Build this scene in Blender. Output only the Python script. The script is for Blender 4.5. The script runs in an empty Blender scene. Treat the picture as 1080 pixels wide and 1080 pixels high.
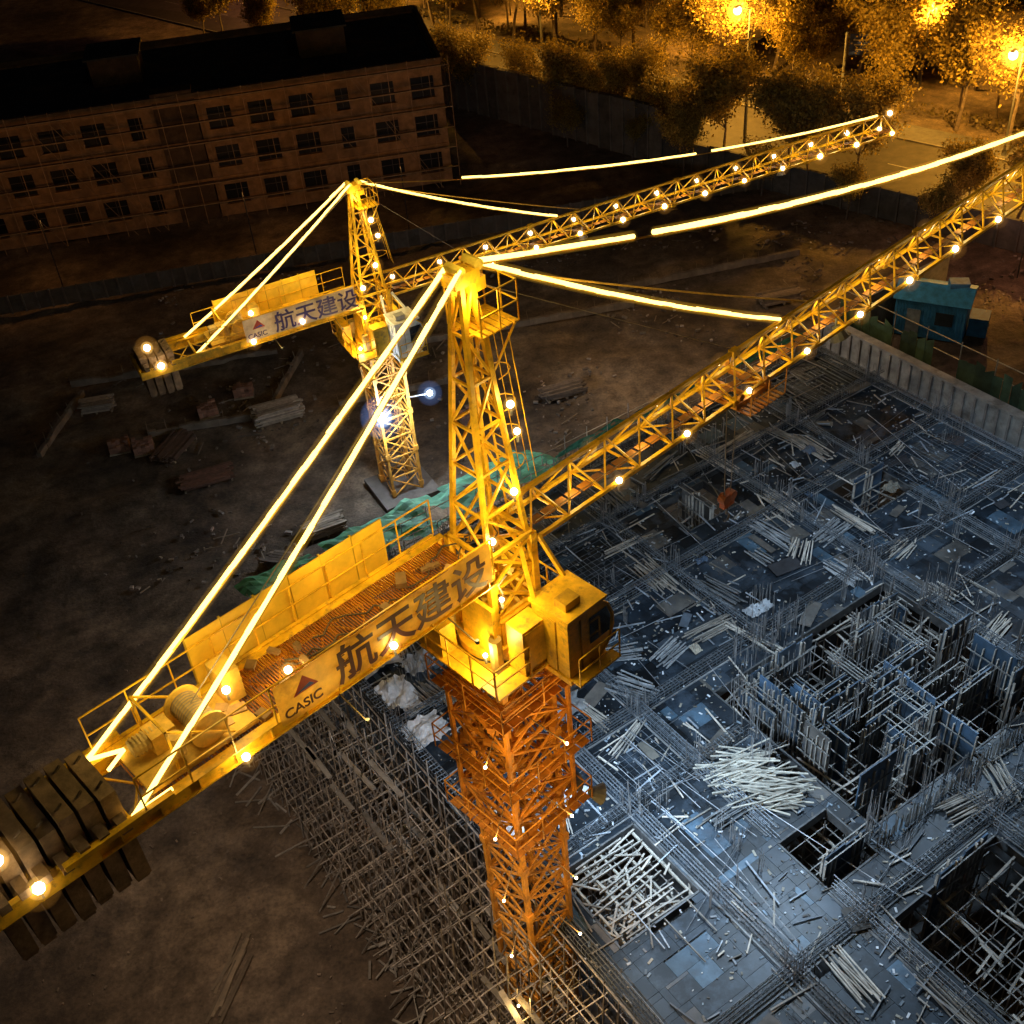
import bpy, math, random
from math import sin, cos, pi, radians
from mathutils import Vector, Matrix, noise
random.seed(7)
R=random.random
def U(a,b): return random.uniform(a,b)
sc=bpy.context.scene
# ------------------------------------------------------------------ materials
def mat(name, base=(1,1,1), rough=0.6, metal=0.0, nscale=2.0, namt=0.45, bump=0.0, spec=0.5, dirt=None, dirtscale=1.0, dlo=.52, dhi=.68, damt=.8, transl=0):
    m=bpy.data.materials.new(name); m.use_nodes=True
    nt=m.node_tree; N=nt.nodes; L=nt.links; b=N["Principled BSDF"]
    b.inputs["Roughness"].default_value=rough; b.inputs["Metallic"].default_value=metal
    b.inputs["Specular IOR Level"].default_value=spec
    at=N.new("ShaderNodeVertexColor"); at.layer_name="Col"
    geo=N.new("ShaderNodeNewGeometry")
    no=N.new("ShaderNodeTexNoise"); no.inputs["Scale"].default_value=nscale; no.inputs["Detail"].default_value=6; no.inputs["Roughness"].default_value=.65
    L.new(geo.outputs["Position"],no.inputs["Vector"])
    mr=N.new("ShaderNodeMapRange"); mr.inputs[1].default_value=.3; mr.inputs[2].default_value=.7
    mr.inputs[3].default_value=1-namt; mr.inputs[4].default_value=1+namt*.6
    L.new(no.outputs[0],mr.inputs[0])
    mx=N.new("ShaderNodeMix"); mx.data_type='RGBA'; mx.blend_type='MULTIPLY'; mx.inputs[0].default_value=1
    mx.inputs[6].default_value=(*base,1); L.new(at.outputs[0],mx.inputs[7])
    m2=N.new("ShaderNodeMix"); m2.data_type='RGBA'; m2.blend_type='MULTIPLY'; m2.inputs[0].default_value=1
    L.new(mx.outputs[2],m2.inputs[6]); L.new(mr.outputs[0],m2.inputs[7])
    out=m2.outputs[2]
    if dirt:
        n2=N.new("ShaderNodeTexNoise"); n2.inputs["Scale"].default_value=dirtscale; n2.inputs["Detail"].default_value=8; n2.inputs["Roughness"].default_value=.7
        L.new(geo.outputs["Position"],n2.inputs["Vector"])
        r2=N.new("ShaderNodeMapRange"); r2.inputs[1].default_value=dlo; r2.inputs[2].default_value=dhi; r2.inputs[3].default_value=0; r2.inputs[4].default_value=damt
        L.new(n2.outputs[0],r2.inputs[0])
        m3=N.new("ShaderNodeMix"); m3.data_type='RGBA'; L.new(r2.outputs[0],m3.inputs[0]); L.new(out,m3.inputs[6]); m3.inputs[7].default_value=(*dirt,1)
        out=m3.outputs[2]
    L.new(out,b.inputs["Base Color"])
    if bump:
        bp=N.new("ShaderNodeBump"); bp.inputs["Strength"].default_value=bump; bp.inputs["Distance"].default_value=.05
        L.new(no.outputs[0],bp.inputs["Height"]); L.new(bp.outputs[0],b.inputs["Normal"])
    if transl:
        t=N.new("ShaderNodeBsdfTranslucent"); L.new(out,t.inputs[0]); ms=N.new("ShaderNodeMixShader"); ms.inputs[0].default_value=transl
        L.new(b.outputs[0],ms.inputs[1]); L.new(t.outputs[0],ms.inputs[2]); L.new(ms.outputs[0],N["Material Output"].inputs[0])
    return m
def emis(name,col,st,sample=True):
    m=bpy.data.materials.new(name); m.use_nodes=True; N=m.node_tree.nodes; N.remove(N["Principled BSDF"])
    e=N.new("ShaderNodeEmission"); e.inputs[0].default_value=(*col,1); e.inputs[1].default_value=st
    m.node_tree.links.new(e.outputs[0],N["Material Output"].inputs[0])
    if not sample:
        try: m.cycles.emission_sampling='NONE'
        except Exception: pass
    return m
def glow_vol(name,col,st):  # self-glowing volume imitating bloom round lamps, no real mist
    m=bpy.data.materials.new(name); m.use_nodes=True; N=m.node_tree.nodes; N.remove(N["Principled BSDF"])
    e=N.new("ShaderNodeEmission"); e.inputs[0].default_value=(*col,1); e.inputs[1].default_value=st
    m.node_tree.links.new(e.outputs[0],N["Material Output"].inputs["Volume"])
    try: m.cycles.homogeneous_volume=True; m.cycles.emission_sampling='NONE'
    except Exception: pass
    return m
YEL=(.88,.51,.02)
M_yel=mat("yellow_crane_paint",YEL,.45,0,1.6,.5,dirt=(.22,.12,.04),dirtscale=3,dlo=.54,dhi=.68)
M_old=mat("rusty_yellow_paint",(.68,.30,.035),.6,0,1.6,.5,dirt=(.15,.07,.03),dirtscale=2.5)
M_gen=mat("painted_and_raw_material",(1,1,1),.65,0,2.2,.45)
M_wood=mat("timber",(1,1,1),.75,0,3,.4)
M_steel=mat("rebar_steel",(1,1,1),.5,.35,3,.5)
M_pan=mat("film_faced_plywood",(1,1,1),.38,0,.7,.8,dirt=(.05,.068,.092),dirtscale=1.1,spec=.5,dlo=.5,dhi=.66,damt=.85,bump=.25)
M_conc=mat("concrete",(1,1,1),.85,0,1.2,.45,bump=.3,dirt=(.13,.11,.09),dirtscale=.8)
M_fac=mat("facade_render",(1,1,1),.85,0,1.2,.5,bump=.3,dirt=(.12,.065,.03),dirtscale=.5)
M_cw=mat("counterweight_concrete",(1,1,1),.85,0,2.5,.6,bump=.5,dirt=(.12,.08,.05),dirtscale=2)
M_net=mat("mesh_net",(1,1,1),.8,0,1.5,.5,transl=.3)
M_leaf=mat("leaves",(1,1,1),.6,0,.8,.5,transl=.4)
M_bark=mat("bark",(1,1,1),.9,0,4,.5)
M_glass=mat("dark_glass",(.02,.025,.03),.08,0,1,.1,spec=1)
M_void=mat("dusty_window",(.010,.009,.009),.5,0,1,.3,spec=.2)
M_strip=emis("led_strip_warm",(1,.69,.16),4.4)
M_bulb=emis("bulb_warm",(1,.80,.48),20,False)
M_white=emis("flood_lens_white",(.8,.9,1),30,False)
M_org=emis("sodium_lamp",(1,.62,.2),12,False)
H1=glow_vol("halo_glow_inner",(1,.55,.12),1.5); H2=glow_vol("halo_glow_outer",(1,.42,.06),.11); HS=glow_vol("halo_glow_strip",(1,.50,.04),.42)
W1=glow_vol("halo_glow_white",(.5,.68,1),.9); W2=glow_vol("halo_glow_blue",(.2,.4,1),.09)
O1=glow_vol("halo_glow_sodium",(1,.45,.05),.6); O2=glow_vol("halo_glow_sodium_outer",(1,.35,.03),.03)
# ------------------------------------------------------------------ batch mesh builder
class B:
    def __init__(s): s.v=[];s.f=[];s.c=[]
    def add(s,vs,fs,col):
        n=len(s.v); s.v.extend(vs); s.f.extend([tuple(i+n for i in f) for f in fs]); s.c.extend([col]*len(vs))
    def box(s,c,d,col=(1,1,1),rz=0,tilt=0,ta=0):
        hx,hy,hz=d[0]/2,d[1]/2,d[2]/2
        pts=[(x,y,z) for x in(-hx,hx) for y in(-hy,hy) for z in(-hz,hz)]
        if tilt:
            ct,st=cos(tilt),sin(tilt); pts=[(x*ct-z*st,y,x*st+z*ct) for x,y,z in pts]
        cr,sr=cos(rz),sin(rz)
        s.add([(c[0]+x*cr-y*sr,c[1]+x*sr+y*cr,c[2]+z) for x,y,z in pts],
              [(0,1,3,2),(4,6,7,5),(0,4,5,1),(2,3,7,6),(0,2,6,4),(1,5,7,3)],col)
    def rod(s,p,q,r,col=(1,1,1),n=4,r2=None,cap=False,ph=0.785):
        p=Vector(p);q=Vector(q);d=q-p
        if d.length<1e-6: return
        d.normalize(); a=Vector((0,0,1)) if abs(d.z)<.9 else Vector((1,0,0))
        x=d.cross(a).normalized(); y=d.cross(x); r2=r if r2 is None else r2
        vs=[]
        for k in range(n):
            t=ph+2*pi*k/n; o=x*cos(t)+y*sin(t); vs.append(tuple(p+o*r)); vs.append(tuple(q+o*r2))
        fs=[(2*k,2*((k+1)%n),2*((k+1)%n)+1,2*k+1) for k in range(n)]
        if cap: fs+= [tuple(2*k for k in range(n))][::-1]+[tuple(2*k+1 for k in range(n))]
        s.add(vs,fs,col)
    def quad(s,pts,col=(1,1,1)): s.add([tuple(p) for p in pts],[tuple(range(len(pts)))],col)
    def ico(s,c,r,col=(1,1,1),seg=8,ring=6):
        vs=[(c[0],c[1],c[2]+r)];fs=[]
        for i in range(1,ring):
            for j in range(seg):
                a=pi*i/ring;t=2*pi*j/seg; vs.append((c[0]+r*sin(a)*cos(t),c[1]+r*sin(a)*sin(t),c[2]+r*cos(a)))
        vs.append((c[0],c[1],c[2]-r)); e=len(vs)-1
        for j in range(seg):
            k=(j+1)%seg; fs.append((0,1+j,1+k)); fs.append((e,e-seg+k,e-seg+j))
            for i in range(ring-2): fs.append((1+i*seg+j,1+(i+1)*seg+j,1+(i+1)*seg+k,1+i*seg+k))
        s.add(vs,fs,col)
    def obj(s,name,m,parent=None,smooth=False):
        me=bpy.data.meshes.new(name); me.from_pydata(s.v,[],s.f); 
        a=me.color_attributes.new("Col",'FLOAT_COLOR','POINT')
        fl=[]
        for c in s.c: fl.extend((c[0],c[1],c[2],1))
        a.data.foreach_set("color",fl)
        me.materials.append(m)
        if smooth: me.polygons.foreach_set("use_smooth",[True]*len(me.polygons))
        me.update(); o=bpy.data.objects.new(name,me); sc.collection.objects.link(o)
        if parent: o.parent=parent
        return o
def empty(name,loc=(0,0,0),rz=0,parent=None):
    o=bpy.data.objects.new(name,None); o.location=loc; o.rotation_euler=(0,0,rz); sc.collection.objects.link(o); o.parent=parent; o.empty_display_size=.5
    return o
def lamp(name,loc,col,w,parent=None,rad=.15,spot=None,target=None,blend=.6):
    l=bpy.data.lights.new(name,'SPOT' if spot else 'POINT'); l.energy=w; l.color=col; l.shadow_soft_size=rad
    if spot: l.spot_size=radians(spot); l.spot_blend=blend
    o=bpy.data.objects.new(name,l); o.location=loc; sc.collection.objects.link(o); o.parent=parent
    if target is not None: o.rotation_euler=(Vector(target)-Vector(loc)).to_track_quat('-Z','Y').to_euler()
    return o
def v3(a,k): return (a[0]*k,a[1]*k,a[2]*k)
def jit(c,a=.2):
    k=1+U(-a,a); return (c[0]*k,c[1]*k,c[2]*k)
# ------------------------------------------------------------------ lattice helpers
def lattice(b,z0,z1,w0,w1,step,cr,br,col=(1,1,1),cx=0,cy=0,X=True):
    n=max(1,round((z1-z0)/step)); S=[(-1,-1),(1,-1),(1,1),(-1,1)]
    def P(k,t):
        w=(w0+(w1-w0)*t)/2; return (cx+S[k][0]*w,cy+S[k][1]*w,z0+(z1-z0)*t)
    for k in range(4): b.rod(P(k,0),P(k,1),cr,col)
    for i in range(n):
        t0=i/n;t1=(i+1)/n
        for k in range(4):
            j=(k+1)%4
            b.rod(P(k,t1),P(j,t1),br,col)
            if X:
                b.rod(P(k,t0),P(j,t1),br*.8,col); b.rod(P(j,t0),P(k,t1),br*.8,col)
            elif i%2: b.rod(P(k,t0),P(j,t1),br,col)
            else: b.rod(P(j,t0),P(k,t1),br,col)
def railing(b,pts,h=1.05,r=.025,col=(1,1,1),sp=1.2,closed=False):
    pts=[Vector(p) for p in pts]
    if closed: pts.append(pts[0])
    for p,q in zip(pts[:-1],pts[1:]):
        L=(q-p).length; n=max(1,round(L/sp))
        for i in range(n+1):
            a=p.lerp(q,i/n); b.rod(a,a+Vector((0,0,h)),r,col)
        for hh in (h,h*.5): b.rod(p+Vector((0,0,hh)),q+Vector((0,0,hh)),r,col)
def sagline(p,q,sag,n=14):
    p=Vector(p);q=Vector(q)
    return [p.lerp(q,i/n)-Vector((0,0,sag*4*(i/n)*(1-i/n))) for i in range(n+1)]
LC=(1,.73,.23)
# ------------------------------------------------------------------ tower crane
def crane(x,y,yaw,zj,hap,Lj,Lc,near):
    root=empty("tower_crane",(x,y,0),yaw)
    yel=B();old=B();grey=B();bulbs=B();g1=B();g2=B();strips=B();hs=B()
    zt=zj-3.8 if near else zj-3.4
    f=B(); f.box((0,0,.12),(3.4,3.4,.4),(.12,.10,.085)); f.obj("footing",M_conc,root)
    mw=1.75
    lattice(old,.3,zt,mw,mw,1.25,.105,.055)
    z=.7
    while z<zt:
        for sx in(-1,1):
            for sy in(-1,1): old.box((sx*mw/2,sy*mw/2,z),(.24,.24,.32))
        z+=2.5
    for i in range(int((zt-.7)/.3)): old.rod((.35,-.2,.7+i*.3),(.35,.2,.7+i*.3),.015)
    old.rod((.35,-.2,.7),(.35,-.2,zt),.025); old.rod((.35,.2,.7),(.35,.2,zt),.025)
    old.rod((-.5,.5,.7),(-.5,.5,zt),.03,(.15,.15,.15))
    if near:
        lattice(old,zj-10.9,zj-4.9,2.35,2.35,1.5,.08,.05,(.95,.85,.7))
        for zz,w in((zj-10.5,3.1),(zj-7.9,3.2),(zj-5.1,3.0)):
            for sgn in(-1,1):
                for q in range(8):
                    old.box((-w/2+(q+.5)*w/8,sgn*(w/2-.25),zz),(w/8-.06,.4,.04),jit((.7,.6,.5))); 
                    old.box((sgn*(w/2-.25),-(w/2-.5)+(q+.5)*(w-1)/8,zz),(.4,(w-1)/8-.05,.04),jit((.7,.6,.5)))
            h=w/2; railing(old,[(-h,-h,zz),(h,-h,zz),(h,h,zz),(-h,h,zz)],1.0,.022,closed=True)
        grey.rod((-.0,1.0,zj-9.2),(0,1.0,zj-6.7),.16,(.25,.25,.25),8)
        for _ in range(30):
            a=U(0,6.28); old.box((1.3*cos(a),1.3*sin(a),U(zj-10.8,zj-5.2)),(U(.1,.45),U(.1,.35),U(.1,.35)),jit((.7,.6,.5)),a)
    yel.rod((0,0,zt),(0,0,zt+.35),1.2,n=24,cap=True); grey.rod((0,0,zt+.35),(0,0,zt+.55),1.05,(.1,.1,.1),24,cap=True)
    yel.rod((0,0,zt+.55),(0,0,zt+.8),1.15,n=24,cap=True)
    for k in range(4):
        a=pi/4+k*pi/2; yel.rod((1.25*cos(a),1.25*sin(a),zt-1.2),(1.1*cos(a),1.1*sin(a),zt),.12)
    pz=zt+.55; PH=1.8
    for (cx_,cy_,dx,dy) in((0,-1.5,3.5,.65),(0,1.5,3.5,.65),(-1.5,0,.65,2.3),(1.5,0,.65,2.3)): yel.box((cx_,cy_,pz),(dx,dy,.06))
    railing(yel,[(-.6,-PH,pz),(-PH,-PH,pz),(-PH,PH,pz),(PH,PH,pz),(PH,-.9,pz)],1.05,.028,sp=.9)
    for s1 in(-1,1):
        for s2 in(-1,1): yel.rod((s1*1.7,s2*1.7,pz),(s1*.8,s2*.8,zt-.9),.05)
    tz=zt+.8
    lattice(yel,tz,zj+.1,1.45,1.45,1.2,.13,.07)
    yel.box((0,0,tz+.1),(1.9,1.9,.16)); yel.box((-.9,-.3,tz+.9),(.12,1.2,1.5)); yel.box((0,-.82,tz+.55),(1.3,.1,.9))
    yel.box((-.35,-1.45,pz+.8),(.8,.6,1.5)); yel.box((-.35,-1.76,pz+.8),(.68,.02,1.3),(.85,.85,.85)); yel.box((-1.5,.8,pz+.55),(.5,1.0,1.0)); yel.box((1.5,1.2,pz+.4),(.5,.8,.7))
    for a in(.6,2.4,3.9): grey.rod((1.3*cos(a),1.3*sin(a),pz),(1.3*cos(a),1.3*sin(a),pz+.95),.17,(.5,.35,.1),10,cap=True)
    for _ in range(6):
        p=Vector((U(-.7,.7),U(-.7,.7),zt+.9))
        for k in range(8): q=p+Vector((U(-.2,.2),U(-.2,.2),.35)); grey.rod(p,q,.022,(.08,.06,.05)); p=q
    # cab
    cu,cv,cz=(.75,-1.95,zj-3.3) if near else (.9,-1.95,zj-2.9)
    prof=[(-.75,0),(.35,0),(.66,.3),(.85,.8),(.85,1.2),(.68,1.65),(.4,1.92),(-.75,1.92)]
    hw=.62; n=len(prof); vs=[(cu+a,cv-hw,cz+h) for a,h in prof]+[(cu+a,cv+hw,cz+h) for a,h in prof]
    cab=B(); cab.add(vs,[tuple(range(n)),tuple(range(2*n-1,n-1,-1))]+[(i,i+n,(i+1)%n+n,(i+1)%n) for i in range(n)],(1,1,1))
    cab.box((cu-.1,cv,cz+1.98),(1.4,1.38,.09)); cab.box((cu-.1,cv,cz-.09),(1.4,1.4,.16))
    cab.box((cu-.77,cv+.1,cz+.9),(.03,.62,1.7),(.75,.75,.75)); cab.box((cu-.3,cv-hw-.012,cz+.9),(.04,.02,1.7),(.5,.5,.5)); cab.box((cu-.3,cv-.2,cz+2.15),(.5,.4,.25),(.6,.6,.6))
    cab.rod((cu-.7,cv+.6,cz+2.0),(0.3,-.75,zj-.1),.07); cab.rod((cu+.4,cv+.6,cz+2.0),(.9,-.75,zj-.1),.07); cab.rod((cu-.6,cv+.5,cz-.1),(.5,-.7,cz-.1),.09)
    cab.obj("cab_body",M_yel if near else M_conc,root)
    g=B()
    for i in(1,2,3,4,5):
        a=prof[i];c=prof[i+1] 
        dx,dz=(c[0]-a[0]),(c[1]-a[1]); L=math.hypot(dx,dz); nx,nz=dz/L*.012,-dx/L*.012
        g.quad([(cu+a[0]+nx,cv-hw+.07,cz+a[1]+nz),(cu+a[0]+nx,cv+hw-.07,cz+a[1]+nz),(cu+c[0]+nx,cv+hw-.07,cz+c[1]+nz),(cu+c[0]+nx,cv-hw+.07,cz+c[1]+nz)])
    for sgn in(-1,1):
        yy=cv+sgn*(hw+.012)
        g.quad([(cu+.0,yy,cz+.7),(cu+.72,yy,cz+.7),(cu+.76,yy,cz+1.2),(cu+.62,yy,cz+1.6),(cu+.0,yy,cz+1.6)])
    g.obj("cab_windows",M_glass,root)
    fr=B()
    for sgn in(-1,1):
        pv=[(cu+a,cv+sgn*hw,cz+h) for a,h in prof]
        for i in range(1,6): fr.rod(pv[i],pv[i+1],.035)
    fr.rod((cu+.86,cv-hw,cz+1.0),(cu+.86,cv+hw,cz+1.0),.025)
    railing(fr,[(cu-.75,cv-.98,cz),(cu+.7,cv-.98,cz)],.95,.022,sp=.6); fr.box((cu,cv-.82,cz-.03),(1.5,.34,.05))
    fr.obj("cab_frame",M_yel,root)
    # tower head
    za=zj+hap
    lattice(yel,zj,za-.3,1.3,.3,1.15,.08,.043,X=False)
    yel.box((0,0,za-.15),(.7,.45,.3)); yel.box((.3,0,za-.42),(.45,.36,.3))
    for s1 in(-1,1): grey.rod((.1+.25*s1,-.22,za+.05),(.1+.25*s1,.22,za+.05),.13,(.95,.7,.1),10,cap=True)
    lamp("apex_fill_light",(-.1,-.7,za+.7),LC,40,root,.15)  # added fill light that brightens the tower top
    pzz=zj+hap*.80
    for q in range(6): yel.box((.03+q*.19,0,pzz),(.13,1.1,.04))
    railing(yel,[(-.05,-.55,pzz),(1.05,-.55,pzz),(1.05,.55,pzz),(-.05,.55,pzz)],1.0,.022,sp=.55)
    for s1 in(-1,1): yel.rod((1.0,s1*.5,pzz),(.25,s1*.25,pzz-1.4),.03)
    for k in range(int(hap*.78/.3)):
        t=k*.3; xx=.85-.6*t/hap; yel.rod((xx,-.22,zj+t),(xx,.22,zj+t),.014)
        if k%3==0 and k>3:
            for q in range(6):
                a0=-pi/2+q*pi/6;a1=a0+pi/6; yel.rod((xx+.6*cos(a0),.35*sin(a0),zj+t),(xx+.6*cos(a1),.35*sin(a1),zj+t),.016)
    for s1 in(-.22,.22): yel.rod((.85,s1,zj),(.85-.6*.78,s1,zj+hap*.78),.03)
    for q in(-.3,.3,0): yel.rod((.85+.6-.1*abs(q),q,zj+1.2),(.85+.55-.6*.75,q*.9,zj+hap*.75),.012)
    # counter-jib
    for s1 in(-1,1):
        yy=s1*.95
        yel.box((-.75-(Lc-.75)/2,yy,zj-.02),(Lc-.75,.2,.035)); yel.box((-.75-(Lc-.75)/2,yy,zj-.42),(Lc-.75,.2,.035)); yel.box((-.75-(Lc-.75)/2,yy,zj-.22),(Lc-.75,.035,.36))
        for i in range(int(Lc/.9)): yel.box((-1-i*.9,yy,zj-.22),(.03,.16,.36))
    nb=int(Lc/1.2)
    for i in range(nb):
        u=-1-i*1.2; yel.box((u,0,zj-.2),(.09,1.86,.14)); yel.rod((u,-.9,zj-.3),(u-1.2,.9,zj-.3),.03); yel.rod((u,.9,zj-.3),(u-1.2,-.9,zj-.3),.03)
    deck=B()
    for i in range(int((Lc-3.2)/.07)):
        deck.box((-1-i*.07,U(-.01,.01),zj-.08),(.03,1.84,.03),jit((.6,.46,.32)))
    deck.obj("deck_grating",M_old,root)
    for s1 in(-1,1):
        railing(yel,[(-.9,s1*1.12,zj),(-Lc+2.0,s1*1.12,zj)],1.1,.022,sp=1.1)
        yel.box((-.75-(Lc-2.6)/2,s1*1.09,zj+.03),(Lc-3,.1,.03))
    cw=B(); nbk=7 if near else 4
    for i in range(nbk):
        u=-Lc-1.0+i*.42; dz=U(-.06,.06); CWC=jit((.26,.17,.10),.25)
        cw.box((u,U(-.03,.03),zj-.55+dz),(.34,1.5,2.7 if near else 2.0),CWC)
        cw.box((u,0,zj+.07+dz),(.22,2.25,.22),v3(CWC,.8))
        cw.box((u,0,zj-1.98+dz if near else zj-1.6+dz),(.28,1.3,.22),CWC)
        for q in(-.45,.45): cw.rod((u-.08,q,zj+.78+dz if near else zj+.45),(u+.08,q,zj+.9+dz if near else zj+.55),.03,(.2,.15,.1))
    cw.obj("counterweight_blocks",M_cw,root)
    for s1 in(-1,1): yel.box((-Lc-.2,s1*.99,zj-.2),(2.2,.14,.42)); yel.box((-Lc+1.4,s1*1.12,zj+.1),(2.4,.14,.14))
    yel.box((-Lc-1.3,0,zj-.2),(.12,2.1,.42))
    wu=-Lc+3.9
    grey.rod((wu,-.55,zj+.5),(wu,.45,zj+.5),.30,(.5,.34,.12),16,cap=True)
    for yy in(-.58,.48): grey.rod((wu,yy-.03,zj+.5),(wu,yy+.03,zj+.5),.43,(.8,.5,.08),18,cap=True)
    for k in range(12): grey.rod((wu,-.5+k*.08,zj+.5),(wu,-.46+k*.08,zj+.5),.33,(.3,.24,.16),14)
    grey.box((wu-.75,.2,zj+.35),(.55,.5,.5),(.75,.46,.08)); grey.rod((wu-1.4,.25,zj+.4),(wu-.6,.25,zj+.4),.2,(.6,.42,.15),12,cap=True)
    for k in range(7): grey.rod((wu-1.35+k*.09,.25,zj+.4),(wu-1.31+k*.09,.25,zj+.4),.225,(.6,.42,.15),12)
    grey.box((wu-.3,0,zj+.04),(2.6,1.5,.1),(.7,.42,.06)); grey.box((wu+1.0,.35,zj+.5),(.45,.6,.9),(.75,.46,.07))
    grey.rod((wu-.7,-.5,zj+.3),(wu-.7,-.5,zj+.85),.15,(.6,.38,.1),10,cap=True)
    for s1 in(-1,1): yel.rod((wu-.9,s1*.7,zj+.1),(wu-.9,s1*.7,zj+1.25),.04); yel.rod((wu+.5,s1*.7,zj+.1),(wu-.9,s1*.7,zj+1.25),.03)
    yel.rod((wu-.9,-.7,zj+1.25),(wu-.9,.7,zj+1.25),.04)
    for _ in range(22): grey.box((U(-8,-1.2),U(-.8,.8),zj+.04),(U(.1,.5),U(.1,.3),U(.05,.22)),jit((.3,.18,.08),.6),U(0,3))
    for _ in range(7):
        p=Vector((U(-7,-2),U(-.6,.6),zj+.0))
        for k in range(10): q=p+Vector((U(.1,.4),U(-.25,.25),0)); grey.rod(p,q,.022,(.09,.07,.05)); p=q
    # sign banners
    sg=B(); s0,s1_=(-7.1,-1.0) if near else (-7.0,-1.2)
    N_=24
    for i in range(N_):
        a=s0+(s1_-s0)*i/N_; b_=s0+(s1_-s0)*(i+1)/N_
        wv=lambda q:-1.17+.015*sin(q*3.1)
        sg.quad([(a,wv(a),zj-.1),(b_,wv(b_),zj-.1),(b_,wv(b_),zj+1.1),(a,wv(a),zj+1.1)])
    M_ban=mat("banner",(.8,.48,.08) if near else (.55,.48,.46),.5,0,1.2,.4,transl=.5,dirt=(.4,.22,.05) if near else (.3,.25,.22),dirtscale=1.5)
    sg.obj("sign_panel",M_ban,root)
    s2=B()
    for i in range(6): s2.box((-7.25+i*.9,1.17+U(-.02,.02),zj+.62),(.88,.02,1.5),jit((1,1,1),.08)); s2.box((-7.7+i*.9,1.2,zj+.6),(.05,.05,1.6),(.6,.6,.6))
    for zz in(.0,1.3): s2.box((-5.0,1.215,zj+zz),(5.4,.04,.05),(.6,.6,.6))
    s2.obj("back_sign_panel",mat("banner_back",(.95,.66,.06),.5,0,1.0,.3,transl=.4),root)
    nmn="sign_paint_dark" if near else "sign_paint_blue"
    mm2=bpy.data.materials.new(nmn); mm2.use_nodes=True; mm2.node_tree.nodes["Principled BSDF"].inputs[0].default_value=(.06,.015,.02,1) if near else (.03,.02,.16,1)
    for txt,u0,size,zz in(("航天建设",s0+1.5,1.12,zj+.07),("CASIC",s0+.1,.36,zj+.05)):
        cu_=bpy.data.curves.new("sign_text",'FONT'); cu_.body=txt; cu_.size=size; cu_.offset=.014 if size>.8 else .006; cu_.extrude=.006; cu_.space_character=.98
        to=bpy.data.objects.new("sign_text",cu_); to.location=(u0,-1.20,zz); to.rotation_euler=(pi/2,0,0); to.parent=root; sc.collection.objects.link(to)
        cu_.materials.append(mm2)
    lg=B(); lg.add([(s0+.4,-1.197,zj+.5),(s0+1.05,-1.197,zj+.5),(s0+.72,-1.197,zj+.95)],[(0,1,2)],(.5,.05,.03)); lg.add([(s0+.47,-1.2,zj+.54),(s0+.95,-1.2,zj+.54),(s0+.85,-1.2,zj+.66)],[(0,1,2)],(.05,.08,.4)); lg.obj("sign_logo",M_gen,root)
    # jib
    nj=int(Lj/1.35); hb=.62; zb=zj-.35; ztp=zj+.72
    for s1 in(-1,1): yel.rod((.8,s1*hb,zb),(Lj,s1*hb,zb),.075)
    yel.rod((.9,0,ztp),(Lj-.6,0,ztp),.08)
    for i in range(nj):
        u=.8+i*(Lj-.8)/nj; w=(Lj-.8)/nj; um=u+w/2
        for s1 in(-1,1):
            yel.rod((u,s1*hb,zb),(um,0,ztp),.036); yel.rod((um,0,ztp),(u+w,s1*hb,zb),.036)
        yel.rod((u,-hb,zb),(u,hb,zb),.038); yel.rod((u,-hb if i%2 else hb,zb),(u+w,hb if i%2 else -hb,zb),.028)
        if i%7==6:
            for s1 in(-1,1): yel.box((u,s1*hb,zb),(.3,.2,.2))
            yel.box((um,0,ztp),(.3,.2,.2))
    for s1 in(-1,1): yel.rod((Lj,s1*hb,zb),(Lj-.6,0,ztp),.05)
    for i in range(int(Lj/.45)): old.box((1+i*.45,-.12,zb+.07),(.36,.28,.02),jit((.4,.34,.28)))
    grey.rod((1,-.62,zb+.55),(Lj,-.62,zb+.55),.012,(.4,.3,.2))
    tu=9.6 if near else 5
    ty=B()
    for s1 in(-1,1):
        ty.box((tu,s1*.72,zb-.12),(1.6,.08,.16)); 
        for uu in(-.6,.6): ty.rod((tu+uu,s1*.70,zb+.12),(tu+uu,s1*.78,zb+.12),.12,n=10,cap=True)
    for uu in(-.7,0,.7): ty.box((tu+uu,0,zb-.2),(.09,1.4,.12))
    railing(ty,[(tu-.8,-1.25,zb-.2),(tu+.8,-1.25,zb-.2)],.9,.02,sp=.8)
    for q in range(9): ty.box((tu-.72+q*.18,-1.0,zb-.22),(.1,.5,.03),(.6,.5,.4))
    ty.obj("trolley",M_old,root)
    hz=zj-5.0 if near else zj-2
    for uu in(-.25,.25): grey.rod((tu+uu,0,zb-.2),(tu+uu*.6,0,hz+.6),.016,(.3,.28,.25))
    hk=B(); hk.box((tu,0,hz+.35),(.5,.2,.5),(.5,.13,.04)); hk.rod((tu-.16,-.13,hz+.45),(tu-.16,.13,hz+.45),.17,(.4,.13,.05),12,cap=True); hk.rod((tu+.16,-.13,hz+.45),(tu+.16,.13,hz+.45),.17,(.4,.13,.05),12,cap=True)
    hk.rod((tu,0,hz+.1),(tu,0,hz-.25),.05,(.12,.1,.08))
    for q in range(8):
        a0=pi/2-q*.55;a1=a0-.55; hk.rod((tu+.14*cos(a0),0,hz-.39+.14*sin(a0)),(tu+.14*cos(a1),0,hz-.39+.14*sin(a1)),.04,(.12,.1,.08),6)
    hk.obj("hook_block",M_gen,root)
    grey.rod((.2,0,za),(wu,0,zj+.85),.015,(.3,.25,.2)); grey.rod((.3,0,za-.4),(tu,.1,ztp+.05),.015,(.3,.25,.2))
    sr=.055 if near else .06
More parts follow.
